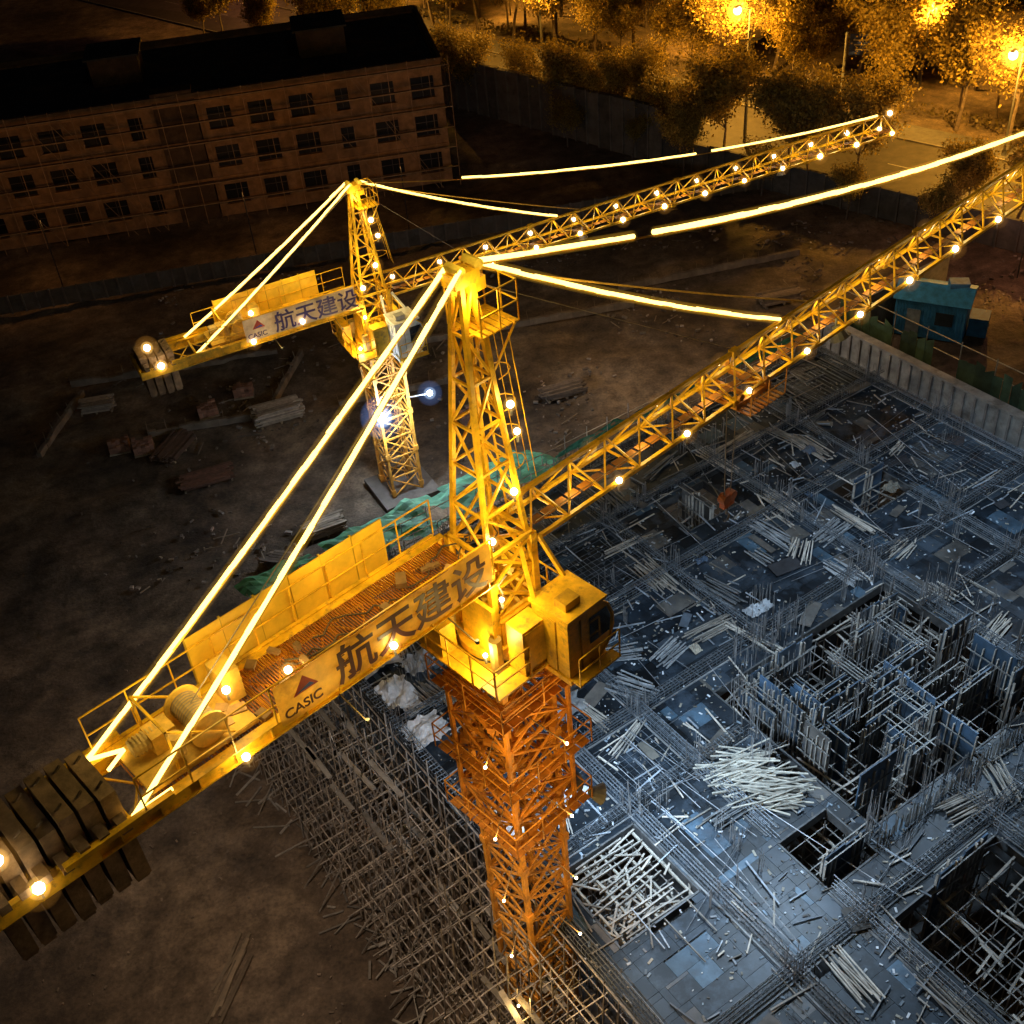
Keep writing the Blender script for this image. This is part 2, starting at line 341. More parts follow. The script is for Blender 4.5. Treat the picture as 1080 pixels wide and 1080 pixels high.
    def strip(p,q,sag,a=0,b_=1,n=16,k=1):
        L=sagline(p,q,sag,n)
        for i in range(n):
            t=(i+.5)/n
            if a<=t<=b_:
                j=Vector((0,0,U(-.012,.012))); strips.rod(L[i]+j,L[i+1]+j,sr*k*U(.85,1.15),n=6,r2=sr*k*U(.85,1.15))
            grey.rod(L[i]-Vector((0,0,sr+.03)),L[i+1]-Vector((0,0,sr+.03)),.03,(.7,.45,.08))
        idx=[i for i in range(n) if a<=(i+.5)/n<=b_]
        if idx and near:
            pts=L[idx[0]:idx[-1]+2]; m=10; rr_=sr*2.6; vs=[];fs=[]  # glowing sleeve imitates the bloom round the strip
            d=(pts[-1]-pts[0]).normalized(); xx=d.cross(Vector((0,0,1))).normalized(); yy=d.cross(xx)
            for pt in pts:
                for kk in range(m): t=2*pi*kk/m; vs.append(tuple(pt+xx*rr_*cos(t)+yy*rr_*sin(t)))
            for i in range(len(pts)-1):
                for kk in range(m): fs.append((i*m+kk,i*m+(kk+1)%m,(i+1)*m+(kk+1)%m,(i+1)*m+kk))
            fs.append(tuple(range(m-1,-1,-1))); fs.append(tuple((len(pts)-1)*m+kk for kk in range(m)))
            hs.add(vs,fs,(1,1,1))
    tieA=11.7 if near else 11.2; tieB=36 if near else Lj-1.0; pe=-Lc+1.75 if near else -Lc+1.4
    for s1 in(-1,1): strip((-.15,s1*.2,za+.12),(pe,s1*1.0,zj+.05),.12,n=30)
    strip((.3,.1,za+.1),(tieA,0,ztp+.1),.2,n=24)
    if near: strip((.3,-.1,za+.12),(tieB,0,ztp+.1),1.0,0,.145,50); strip((.3,-.1,za+.12),(tieB,0,ztp+.1),1.0,.165,1,50,1.25)
    else: strip((.3,-.1,za+.12),(tieB,0,ztp+.1),.9,.17,.60,30); strip((.3,-.1,za+.12),(tieB,0,ztp+.1),.9,.64,1,30)
    L=sagline((.3,.25,za-.1),(tieA+1.5,.1,ztp),.1,24)
    for i in range(24): grey.rod(L[i],L[i+1],.03,(.7,.42,.08))
    if near: strips.rod((pe,1.0,zj+.1),(pe+.7,.55,zj+.2),.045,n=6); strips.rod((pe+.9,-1.0,zj+.1),(pe,-1.0,zj+.1),.05,n=6); strips.rod((pe+.7,.55,zj+.2),(pe+.2,.3,zj+.2),.045,n=6)
    BR=.09 if near else .12
    def bulb(p,k=1.0,w=0):
        bulbs.ico(p,BR*k); g1.ico(p,BR*k*1.9,seg=10,ring=8); g2.ico(p,BR*k*3.6,seg=14,ring=10)  # two outer spheres are painted glow round the bulb
        grey.rod((p[0],p[1],p[2]-BR),(p[0],p[1],p[2]-.3),.03,(.2,.2,.2))
        if w: lamp("bulb_light",p,LC,w,root,.12)
    u=1.6;i=0
    while u<Lj-1:
        bulb((u+2.35,-hb-.08,zb+.12),U(.9,1.2), 0); bulb((u,hb+.05,zb+.30),U(.85,1.1),0)
        lamp("jib_light",(u+1.2,-.1,zj+.1),LC,38 if near else 34,root,.2)
        u+=2.75;i+=1
    if not near: bulb((Lj,0,ztp),1.2); bulb((Lj-.2,.5,zb),1.0)
    for p,w in(((.45,-.7,zj+4.0),1),((-.55,-.75,zj+.6),1),((.3,-.72,zj+1.6),1),((.75,-.5,zj+3.0),.9)): bulb(p,w,70)
    for p in((-6.2,-.2,zj+.25),(-4.1,-1.28,zj+.15),(-Lc+4.2,-1.26,zj-.1),(-Lc+4.6,-.3,zj+.9)): bulb(p,1,55)
    for p in((-Lc-.7,-.95,zj+1.15),(-Lc-.35,-1.2,zj+.15)): bulb(p,1.35,75)
    for p,w in(((-.9,-1.3,zj-.7),170),((1.0,1.0,zj-1.2),170),((-1.3,-.9,zj-2.6),110)): bulb(p,.7,w)
    for u,w in((-3.6,190),(-8.2,145)): lamp("strip_spill",(u,0,zj+2.3),LC,w,root,.5)
    lamp("strip_spill",(0,-.3,zj+hap-.6),LC,85,root,.3); lamp("strip_spill",(-1.2,-1.6,zj+2.2),LC,190,root,.4)
    for u in(-5.6,-2.4):  # arms and lamps added to brighten the sign face
        grey.rod((u,-1.1,zj-.35),(u,-2.1,zj-.5),.02,(.12,.09,.05)); grey.rod((u,-2.1,zj-.5),(u,-2.1,zj-.4),.05,(.05,.05,.05),8,cap=True)
        lamp("sign_fill_lamp",(u,-2.1,zj-.2),LC,34 if near else 22,root,.1)
    yel.obj("crane_structure",M_yel,root); old.obj("mast",M_old,root); grey.obj("machinery_and_ropes",M_gen,root)
    bulbs.obj("bulbs",M_bulb,root); g1.obj("bulb_halo_inner",H1,root); g2.obj("bulb_halo_outer",H2,root); strips.obj("led_strips",M_strip,root)
    if hs.v: hs.obj("led_strip_halo",HS,root)
    return root
cr1=crane(-.6,22.4,radians(40.2),23.1,7.3,44,12.3,True)
cr2=crane(-6.2,54.8,radians(25),13.0,5.7,34.5,10.9,False)
def flood(parent,p,tgt,col,w,size=.35,spot=120,lens=None,rad=.25):
    b=B(); d=(Vector(tgt)-Vector(p)).normalized(); q=Vector(p)
    b.rod(q-d*.3,q+d*.08,.12*size/.3,(.12,.12,.12),12,r2=.3*size/.3); b.rod(q-d*.32,q-d*.3,.12*size/.3,(.12,.12,.12),12,cap=True); b.rod(q-d*.3,q-d*.3+Vector((0,0,.3)),.04,(.12,.12,.12))
    b.obj("flood_housing",M_gen,parent)
    l=B(); l.rod(q-d*.06,q-d*.04,.2*size/.3,n=12,cap=True); l.obj("flood_lens",lens or M_white,parent)
    lamp("flood_beam",tuple(q+d*.12),col,w,parent,rad,spot,tgt)
WC=(.54,.76,1)
flood(cr1,(1.9,-1.5,12.4),(14,-10,5.5),WC,2000,spot=150)
flood(cr1,(1.9,-.4,12.0),(16,0,5.5),WC,2700,spot=150)
flood(cr1,(1.9,.6,11.6),(14,10,5.5),WC,1700,spot=150)
flood(cr1,(14.2,-.5,22.4),(17,-8,6),WC,7000,spot=140,rad=.35)  # added flood under the jib, brightens the slab
flood(cr1,(28.2,-.5,22.4),(28,-10,6),WC,5200,spot=140,rad=.35)  # second added jib flood, for the farther slab
flood(cr1,(-8.5,.3,22.3),(-14,4,0),(1,.76,.56),7500,spot=125,size=.25)  # added flood under the counter-jib, brightens the dark ground below
for z,w in((5.5,50),(8.5,70),(11.5,85),(14.5,110),(17.6,140)):  # bulbs and brackets added as fill to brighten the mast
    for px,py in((-2.3,-1.6),(-.3,-2.6)):
        if z<7 and px>-1: continue
        lamp("mast_fill_light",(px,py,z),(1,.62,.18),w,cr1,.12)
        b=B(); b.ico((px,py,z),.045); b.obj("mast_fill_bulb",M_bulb,cr1); b=B(); b.rod((px,py,z),(px*.4 if px<-1 else px,py*.4,z-.1),.02,(.3,.2,.1)); b.obj("mast_fill_bracket",M_gen,cr1)
for p,s_,w in(((-1.0,-1.5,6.3),.27,2200),((2.0,-1.3,6.6),.16,800)):
    b=B(); b.ico(p,s_); b.obj("flood_lamp_globe",M_white,cr2); b=B(); b.ico(p,s_*2.2,seg=14,ring=10); b.obj("flood_halo",W1,cr2)  # larger spheres imitate the glow round the flood lamp
    b=B(); b.ico(p,s_*4.4,seg=16,ring=12); b.obj("flood_halo_outer",W2,cr2)
    b=B(); b.rod(p,(.8*(1 if p[0]>0 else -1),-.8,p[2]-.1),.04,(.3,.3,.3)); b.obj("flood_bracket",M_gen,cr2)
    lamp("flood_light",(p[0],p[1]-s_-.1,p[2]),(.66,.82,1),w,cr2,.3)
flood(cr2,(12.5,-.5,12.4),(14,-2,0),(1,.76,.5),1800,spot=150,size=.25)  # added flood under the far jib, brightens the yard
flood(cr2,(26,-.5,12.4),(27,-2,0),(1,.66,.4),1100,spot=150,size=.25)  # another added flood for the yard, further out
# ------------------------------------------------------------------ ground
def ground():
    xs=[-900,-500,-300,-200,-140,-100]+[-80+i*.6 for i in range(250)]+[72,80,95,120,160,250,400,900]
    ys=[-300,-150,-60,-30,-10]+[0+i*.6 for i in range(200)]+[122,126,132,140,150,170,200,260,400,800,2000]
    V=[];F=[]
    for j,y in enumerate(ys):
        for i,x in enumerate(xs):
            z=0
            if -70<x<60 and 5<y<100:
                z=.35*noise.noise(Vector((x*.12,y*.12,1)))+.25*noise.noise(Vector((x*.4,y*.4,4)))+.14*noise.noise(Vector((x*1.2,y*1.2,9)))-.12
                off=x*.695+y*.719
                if off>76: z*=max(0,(80-off)/4)
            V.append((x,y,z-.03))
    nx=len(xs)
    for j in range(len(ys)-1):
        for i in range(nx-1): F.append((j*nx+i,j*nx+i+1,(j+1)*nx+i+1,(j+1)*nx+i))
    me=bpy.data.meshes.new("ground"); me.from_pydata(V,[],F); me.polygons.foreach_set("use_smooth",[True]*len(me.polygons))
    m=bpy.data.materials.new("dirt"); m.use_nodes=True; nt=m.node_tree;N=nt.nodes;L=nt.links;bs=N["Principled BSDF"]
    bs.inputs["Roughness"].default_value=.9
    g=N.new("ShaderNodeNewGeometry")
    def no(sca,det=8,ro=.65):
        n=N.new("ShaderNodeTexNoise"); n.inputs["Scale"].default_value=sca; n.inputs["Detail"].default_value=det; n.inputs["Roughness"].default_value=ro; L.new(g.outputs["Position"],n.inputs["Vector"]); return n
    n1=no(.09);n2=no(.8);n3=no(6)
    r1=N.new("ShaderNodeValToRGB"); e=r1.color_ramp.elements; e[0].position=.35;e[0].color=(.033,.022,.015,1);e[1].position=.66;e[1].color=(.25,.18,.12,1); e2=e.new(.5); e2.color=(.115,.082,.056,1)
    L.new(n1.outputs[0],r1.inputs[0])
    def mrange(n,lo,hi,a=.3,b=.7):
        r=N.new("ShaderNodeMapRange"); r.inputs[1].default_value=a;r.inputs[2].default_value=b;r.inputs[3].default_value=lo;r.inputs[4].default_value=hi; L.new(n,r.inputs[0]); return r.outputs[0]
    def mul(a,b):
        x=N.new("ShaderNodeMix");x.data_type='RGBA';x.blend_type='MULTIPLY';x.inputs[0].default_value=1;L.new(a,x.inputs[6]);L.new(b,x.inputs[7]);return x.outputs[2]
    o=mul(r1.outputs[0],mrange(n2.outputs[0],.4,1.5)); o=mul(o,mrange(n3.outputs[0],.6,1.3))
    for rot,sca,dist in((65,.35,9),):
        w=N.new("ShaderNodeTexWave"); w.inputs["Scale"].default_value=sca; w.inputs["Distortion"].default_value=dist; w.inputs["Detail"].default_value=4; w.inputs["Detail Scale"].default_value=.15
        mp=N.new("ShaderNodeMapping"); mp.inputs["Rotation"].default_value=(0,0,radians(rot)); L.new(g.outputs["Position"],mp.inputs[0]); L.new(mp.outputs[0],w.inputs[0])
        nm=no(.05,2); mk=mrange(nm.outputs[0],0,.7,.46,.6)
        wr=mrange(w.outputs[1],.78,1.06,0,1)
        mm=N.new("ShaderNodeMix"); mm.data_type='RGBA'; mm.inputs[6].default_value=(1,1,1,1); L.new(mk,mm.inputs[0]); L.new(wr,mm.inputs[7])
        o=mul(o,mm.outputs[2])
    L.new(o,bs.inputs[0])
    bp=N.new("ShaderNodeBump");bp.inputs["Strength"].default_value=.8;bp.inputs["Distance"].default_value=.2;L.new(n2.outputs[0],bp.inputs["Height"])
    bp2=N.new("ShaderNodeBump");bp2.inputs["Strength"].default_value=.6;bp2.inputs["Distance"].default_value=.05;L.new(n3.outputs[0],bp2.inputs["Height"]);L.new(bp.outputs[0],bp2.inputs["Normal"]);L.new(bp2.outputs[0],bs.inputs["Normal"])
    me.materials.append(m); o=bpy.data.objects.new("ground",me); sc.collection.objects.link(o)
ground()
# ------------------------------------------------------------------ slab formwork
SL=radians(32); Z=6.0
site=empty("slab_formwork",(0,0,0),SL)
X0,X1,Y0,Y1=11.7,45.2,0.0,38.5
holes=[(23,33,14.8,23),(20.7,26,7,12),(13,16.5,16.7,20.2),(19.9,22.3,14,16.4),(36,39,26.5,29.2),(17.3,19.2,30.2,32.2),(35.5,41,12,15.5),(29,32,31,33.4)]
def inh(x,y,m=0): return any(a-m<x<b+m and c-m<y<d+m for a,b,c,d in holes)
bx=[12.1,16.9,20.1,26.5,33.5,38.8,44.6]; by=[1.5,6.4,12.7,20.8,24.2,29.5,34,38.0]
pan=B()
xs=sorted(set([X0,X1]+bx+[h[0] for h in holes]+[h[1] for h in holes])); ys=sorted(set([Y0,Y1]+by+[h[2] for h in holes]+[h[3] for h in holes]))
for xa,xb in zip(xs[:-1],xs[1:]):
    for ya,yb in zip(ys[:-1],ys[1:]):
        if inh((xa+xb)/2,(ya+yb)/2): continue
        pw,ph=(.915,1.83) if R()<.5 else (1.83,.915)
        bc=random.choice([(.010,.016,.024),(.008,.013,.019),(.02,.028,.038),(.016,.022,.03),(.036,.048,.062)])
        x=xa-U(0,pw*.9)
        while x<xb-.02:
            xl,xr=max(x,xa),min(x+pw,xb); y=ya-U(0,ph*.9)
            while y<yb-.02:
                yl,yr=max(y,ya),min(y+ph,yb)
                if R()>.012 and xr-xl>.05 and yr-yl>.05:
                    c=jit(bc,.6)
                    if R()<.07: c=jit((.12,.11,.10),.3)
                    if R()<.05: c=jit((.07,.12,.17),.3)
                    pan.box(((xl+xr)/2,(yl+yr)/2,Z-.02+U(0,.012)),(xr-xl-.012,yr-yl-.012,.02),c,0,U(-.008,.008))
                y+=ph
            x+=pw
pan.obj("plywood_panels",M_pan,site)
bm=B();rb=B()
RC=(.15,.168,.19)
def cage(p,q,w=.38,h=.34,z=Z+.03,step=.2):
    p=Vector((*p,z));q=Vector((*q,z));L=(q-p).length; d=(q-p)/L; nn=Vector((-d.y,d.x,0))*w/2
    for s1 in(-1,-.3,.4,1):
        for hh in(0,h): 
            a=U(-.3,.3); rb.rod(p+nn*s1+Vector((0,0,hh))+d*a,q+nn*s1+Vector((0,0,hh))+d*a,.018,jit(RC,.3),3)
    n=int(L/step)
    for i in range(n):
        o=p+d*(i*step+U(-.03,.03)); c=jit(RC,.35); A=o-nn;C=o+nn;up=Vector((0,0,h))
        rb.rod(A,A+up,.011,c,3);rb.rod(C,C+up,.011,c,3);rb.rod(A+up,C+up,.013,c,3)
def beamline(p,q,ax):
    n=80; seg=[];cur=None
    for i in range(n+1):
        t=i/n; x=p[0]+(q[0]-p[0])*t;y=p[1]+(q[1]-p[1])*t
        if not inh(x,y):
            if cur is None: cur=(x,y)
            last=(x,y)
        else:
            if cur and (abs(last[0]-cur[0])+abs(last[1]-cur[1]))>1: seg.append((cur,last))
            cur=None
    if cur: seg.append((cur,last))
    for a,b_ in seg:
        cx_,cy_=(a[0]+b_[0])/2,(a[1]+b_[1])/2
        dx=abs(b_[0]-a[0]);dy=abs(b_[1]-a[1])
        bm.box((cx_,cy_,Z+(.002 if ax else .006)),(max(dx,.5),max(dy,.5),.012),(.012,.014,.016))  # flat dark strip paints the shade of a sunken trench
        for s1 in(-1,1):
            if dx>dy: bm.box((cx_,cy_+s1*.3,Z+.02),(dx,.06,.05),jit((.2,.2,.2),.3))
            else: bm.box((cx_+s1*.3,cy_,Z+.024),(.06,dy,.05),jit((.2,.2,.2),.3))
        cage(a,b_)
for x in bx: beamline((x,Y0),(x,Y1),0)
for y in by: beamline((X0,y),(X1,y),1)
bm.obj("trench_shade_and_edges",M_pan,site)
for _ in range(22):
    i=random.randrange(len(bx)-1);j=random.randrange(len(by)-1)
    xa,xb,ya,yb=bx[i]+.4,bx[i+1]-.4,by[j]+.4,by[j+1]-.4
    if R()<.4: xb=(xa+xb)/2
    dr=R()<.5
    x=xa
    while x<xb:
        if not inh(x,(ya+yb)/2,.3) and not inh(x,ya) and not inh(x,yb): rb.rod((x,ya,Z+.05),(x+U(-.1,.1),yb-U(0,1),Z+.05),.013,jit(RC,.4),3)
        x+=.22+U(0,.12)
    if dr:
        y=ya
        while y<yb:
            if not inh((xa+xb)/2,y,.3) and not inh(xa,y) and not inh(xb,y): rb.rod((xa,y,Z+.07),(xb,y+U(-.1,.1),Z+.07),.013,jit(RC,.4),3)
            y+=.25+U(0,.1)
def dowels(x,y,w,d,n,h=1.2):
    for _ in range(n):
        s=random.choice([0,1]); 
        px,py=((random.choice([-w,w])/2,U(-d,d)/2) if s else (U(-w,w)/2,random.choice([-d,d])/2))
        hh=h*U(.7,1.15); rb.rod((x+px,y+py,Z),(x+px+U(-.06,.06),y+py+U(-.06,.06),Z+hh),.013,jit((.25,.24,.235),.45),3)
for x in bx:
    for y in by:
        if not inh(x,y): dowels(x,y,.6,.6,16,1.25)
for _ in range(32):
    x,y=U(X0+1,X1-1),U(14,Y1-1)
    if not inh(x,y): dowels(x,y,*( (U(1,3),.25) if R()<.5 else (.25,U(1,3))),20,1.05)
for _ in range(44):
    dowels(U(22.5,34),U(14,24.5),*((U(.8,2.5),.25) if R()<.5 else (.25,U(.8,2.5))),16,1.7)
for i in range(90): x=22.5+i*.14; rb.rod((x,14.2,Z-.4),(x+U(-.04,.04),14.2+U(-.05,.05),Z+U(.5,.9)),.028,jit((.34,.32,.29),.3),3)
for _ in range(120):
    x,y=U(X0+2,X1-3),U(2,Y1-3); rz=random.choice([0,pi/2])+random.gauss(0,.2); L=U(2.5,7)/2
    a=(x-L*cos(rz),y-L*sin(rz));c=(x+L*cos(rz),y+L*sin(rz))
    if inh(*a) or inh(*c) or not(X0<a[0]<X1 and X0<c[0]<X1 and 0<a[1]<Y1 and 0<c[1]<Y1): continue
    rb.rod((*a,Z+.1),(*c,Z+.1+U(0,.3)),.016,jit((.3,.31,.33),.4),3)
rb.obj("rebar",M_steel,site)
sh=B();wd=B();WO=(.40,.36,.31)
for (a,b_,c,d) in holes:
    x=a+.25
    while x<b_:
        y=c+.25
        while y<d:
            sh.rod((x,y,0),(x+U(-.05,.05),y+U(-.05,.05),Z-.25+U(-.3,.3)),.028,jit((.28,.26,.24),.3),4); y+=.95
        x+=.95
    for zz in(1.2,2.7,4.2,5.4):
        y=c+.25
        while y<d: sh.rod((a,y,zz),(b_,y+U(-.05,.05),zz+U(-.05,.05)),.026,jit((.28,.26,.24),.3),4); y+=.95
        x=a+.25
        while x<b_: sh.rod((x,c,zz+.06),(x,d,zz+.06),.026,jit((.28,.26,.24),.3),4); x+=.95
    for (cx_,cy_,dx,dy) in(((a+b_)/2,c,b_-a,.05),((a+b_)/2,d,b_-a,.05),(a,(c+d)/2,.05,d-c),(b_,(c+d)/2,.05,d-c)):
        sh.box((cx_,cy_,Z-.2),(dx+.02,dy+.02,.46),(.13,.13,.13))
    for _ in range(int((b_-a)*(d-c)*.9)):
        wd.box((U(a,b_),U(c,d),Z-U(.2,1.6)),(U(.8,2.6),.08,.05),jit(WO,.4),random.choice([0,pi/2])+U(-.2,.2))
for i in range(14): 
    if i not in(4,9): wd.box((14.75+U(-.2,.2),16.85+i*.245,Z-.1),(3.0+U(-1.2,.3),.06,.09),jit((.34,.31,.27),.35),U(-.08,.08))
for i in range(5): wd.box((13.3+i*.75,18.4,Z-.2),(.08,3.3,.1),jit((.34,.31,.26),.2))
for _ in range(40): wd.box((U(13,16.5),U(16.7,20.2),Z-U(0,.4)),(U(.5,1.8),.07,.05),jit((.36,.32,.27),.4),U(0,3))
wf=B()
def wall(x,y,L,horiz,z0=2.5,z1=7.0):
    col=jit(random.choice([(.06,.11,.18),(.04,.075,.12),(.09,.13,.18),(.13,.12,.11)]),.2)
    rz=0 if horiz else pi/2
    n=max(1,int(L/.9))
    for i in range(n):
        o=-L/2+(i+.5)*L/n; px,py=(x+o,y) if horiz else (x,y+o)
        wf.box((px,py,(z0+z1)/2+U(-.15,.15)),(L/n-.02,.06,z1-z0),jit(col,.25),rz)
    k=int(L/.24)
    for i in range(k):
        o=-L/2+i*.24
        for s1 in(-1,1):
            if R()<.8:
                px,py=(x+o,y+s1*.075) if horiz else (x+s1*.075,y+o)
                wd.box((px,py,(z0+z1)/2-U(-.25,.35)),(.05,.09,z1-z0-U(0,.5)),jit(WO,.35),rz,U(-.02,.02))
    for zz in(z0+.5,z0+1.4,z0+2.4,z0+3.4,z0+4.3):
        for s1 in(-1,1):
            p=(x-L/2-.15,y+s1*.15,zz) if horiz else (x+s1*.15,y-L/2-.15,zz); q=(x+L/2+.15,y+s1*.15,zz) if horiz else (x+s1*.15,y+L/2+.15,zz)
            sh.rod(p,q,.03,(.3,.29,.27),4)
for _ in range(46):
    h=R()<.5; L=U(.8,2.8); wall(U(23.6,32.4),U(15.4,22.4),L,h,z1=U(6.0,7.8))
for p in((21.2,14.6,2,True),(24,11.9,2.4,True),(37.5,13.6,3,True),(36.5,14,2,False),(40,13.5,2,False),(18.2,31.2,1.5,True),(37.5,28,2,True),(30.3,32,2,False)): wall(*p,z1=6.9)
wf.obj("wall_forms",M_pan,site)
for _ in range(1700):
    x,y=U(X0+.3,X1-.3),U(Y0,Y1-.3)
    if noise.noise(Vector((x*.25,y*.25,3)))<U(-.35,.3): continue
    if inh(x,y): continue
    L=U(.2,1.5)*(1 if R()<.8 else 1.5); c=jit(WO,.7) if R()<.55 else jit((.28,.31,.35),.6)
    rz=random.choice([0,pi/2])+random.gauss(0,.15) if R()<.75 else U(0,pi)
    wd.box((x,y,Z+.04+U(0,.06)),(L,U(.03,.065),.045),c,rz,U(-.015,.015))
for _ in range(90):
    x,y=U(X0+1.5,X1-2),U(Y0+1,Y1-1)
    if inh(x,y,.8): continue
    rz=random.choice([0,pi/2])+random.gauss(0,.2); n=random.randint(5,14); L=U(1.2,3.4)
    c0=jit(WO,.4) if R()<.5 else jit((.24,.25,.26),.4)
    for k in range(n):
        o=(k-n/2)*.08; wd.box((x-o*sin(rz)+U(-.2,.2)*cos(rz),y+o*cos(rz)+U(-.2,.2)*sin(rz),Z+.05+U(0,.12)),(L*U(.6,1),.05,.05),jit(c0,.35),rz+random.gauss(0,.07))
for k in range(95):
    a=U(-.4,.45); wd.box((21.2+U(-.8,.8),18.7+U(-1.3,1.3),Z+.08+U(0,.45)),(U(1.2,2.4),.06,.04),jit((.54,.50,.42),.35),radians(-32)+a,U(-.1,.1))
for _ in range(13000):
    x,y=U(X0+.1,X1-.1),U(Y0,Y1)
    if inh(x,y): continue
    if noise.noise(Vector((x*.5,y*.5,13)))<U(-.5,.3): continue
    s=U(.015,.085); wd.box((x,y,Z+.02),(s*U(1,3),s,.02),jit(random.choice([(.3,.27,.22),(.5,.52,.55),(.1,.09,.08),(.2,.25,.3)]),.6),U(0,pi))
wd.obj("boards_and_debris",M_wood,site)
shs=B()
for _ in range(70):
    x,y=U(X0+1,X1-1),U(Y0+1,Y1-1)
    if inh(x,y,.6): continue
    rz=U(0,pi) if R()<.5 else random.choice([0,pi/2])+U(-.2,.2); shs.box((x,y,Z+.06+U(0,.08)),(U(.5,1.6),U(.3,.8),.018),jit(random.choice([(.2,.18,.15),(.10,.13,.17),(.03,.03,.035),(.1,.09,.08)]),.3),rz,U(-.05,.05))
def tarp(x,y,w,d,col,amp=.25):
    n=11;vs=[]
    sd=U(0,50)
    for j in range(n):
        for i in range(n):
            px=x+(i/(n-1)-.5)*w*(1+.3*noise.noise(Vector((j*.6,sd,0))));py=y+(j/(n-1)-.5)*d*(1+.3*noise.noise(Vector((i*.6,sd,5))))
            vs.append((px,py,Z+.08+abs(noise.noise(Vector((px*1.6,py*1.6,sd))))*amp+.05*R()))
    shs.add(vs,[(j*n+i,j*n+i+1,(j+1)*n+i+1,(j+1)*n+i) for j in range(n-1) for i in range(n-1)],col)
tarp(13.3,33.6,1.9,2.3,(.5,.5,.5),.5);tarp(13.0,31.0,1.3,1.6,(.7,.72,.75),.5);tarp(14.6,31.9,1.2,1.1,(.4,.42,.45));tarp(12.9,28.6,1.6,1.4,(.65,.67,.7),.5);tarp(15.5,22.4,1.2,.8,(.5,.5,.5),.5);tarp(18,26,1.4,1,(.25,.25,.25));tarp(12.8,22.4,1.2,1.6,(.8,.82,.85),.7)
for _ in range(26): tarp(U(X0+1,X1-1),random.choice([U(1,6),U(24.5,38),U(24.5,38)]),U(.3,.9),U(.3,.7),jit(random.choice([(.4,.42,.45),(.2,.2,.2),(.1,.16,.25),(.3,.26,.2)]),.4),.3)
shs.obj("sheets_and_tarps",M_gen,site)
nt_=B()
def net(x0,x1,y,z0,z1,col,sl=0):
    n=int((x1-x0)/.3)
    for i in range(n):
        a=x0+(x1-x0)*i/n;b_=x0+(x1-x0)*(i+1)/n
        for k in range(10):
            za_=z0+(z1-z0)*k/10;zb_=z0+(z1-z0)*(k+1)/10
            f=lambda X,zz:(X,y+sl*(zz-z0)/(z1-z0)+.3*noise.noise(Vector((X*.9,zz*.9,2))),zz+.3*noise.noise(Vector((X*.8,zz*2,5)))+.12*noise.noise(Vector((X*2.5,zz*6,5))))
            if noise.noise(Vector((a*.7,za_*3,8)))>-.3: nt_.quad([f(a,za_),f(b_,za_),f(b_,zb_),f(a,zb_)],jit(col,.35))
net(11,28,43.2,4.6,6.0,(.10,.38,.22),sl=-4.3); net(28,46,40.2,5.4,6.3,(.04,.16,.11),sl=-.6)
nt_.obj("green_safety_net",M_net,site)
scaf=empty("pipe_scaffold",(0,0,0),SL)
SC=(.42,.37,.32)
rows=[(11.45,7.1),(10.5,6.8),(9.6,6.0),(8.8,4.8),(8.1,3.4)]
y=1.0
while y<39.5:
    for a,h in rows:
        if R()<.93: sh.rod((a+U(-.06,.06)-.25,y+U(-.1,.1),0),(a+U(-.1,.1),y+U(-.15,.15),h+U(-.5,.9)),.03,jit(SC,.35),4)
    for zz in(.4,1.6,2.8,4.0,5.2,6.3):
        lo=[a for a,h in rows if h>zz-.3]
        if R()<.85: sh.rod((11.6,y+U(-.1,.1),zz),(min(lo)-U(.2,.8),y+U(-.1,.1),zz+U(-.1,.1)),.027,jit(SC,.35),4)
    if R()<.5: sh.rod((11.5,y,U(5,6.5)),(7.8-U(0,1.2),y+U(-1,1),0),.03,jit(SC,.3),4)
    if R()<.4: sh.rod((U(8.5,11),y,0),(U(9,11.4),y+U(1.5,3.5),U(4,6.5)),.03,jit(SC,.3),4)
    y+=.7
for zz in(.4,1.6,2.8,4.0,5.2,6.3,7.0):
    for a,h in rows:
        if h>zz-.3:
            y=1
            while y<39: sh.rod((a,y,zz+U(-.04,.04)),(a,min(y+6.2,39.5),zz+U(-.06,.06)),.028,jit(SC,.3),4); y+=6
x=11.7
while x<45:
    for yy in(38.9,39.9): sh.rod((x,yy,0),(x+U(-.08,.08),yy,6.6+U(-.4,.4)),.026,jit(SC,.35),4)
    x+=1.4
for zz in(5.0,6.4):
    for yy in(38.9,39.9): sh.rod((11.7,yy,zz),(45,yy,zz),.024,SC,4)
x=12.2
while x<15.5:
    y=1
    while y<38: sh.rod((x,y,0),(x,y,Z-.05),.028,jit(SC,.4),4); y+=1
    x+=1
sh.obj("tubes",M_steel,scaf)
pl=B()
for _ in range(50): pl.box((U(8.6,11.2),U(3,38),random.choice([4.1,5.3,6.4])),(.2,U(1.2,2.6),.04),jit(v3(WO,.6),.4),U(-.1,.1))
for _ in range(200):
    pl.box((U(6.9,9.5),U(3,40),U(.0,.12)),(U(.3,2.0),U(.04,.1),.06),jit(v3(WO,.6),.5),U(0,pi))
pl.obj("planks",M_wood,scaf)
fl=B(); fl.box((28.5,19.3,.12),(33.4,38.4,.1),(.06,.06,.06)); fl.obj("basement_floor",M_conc,site)
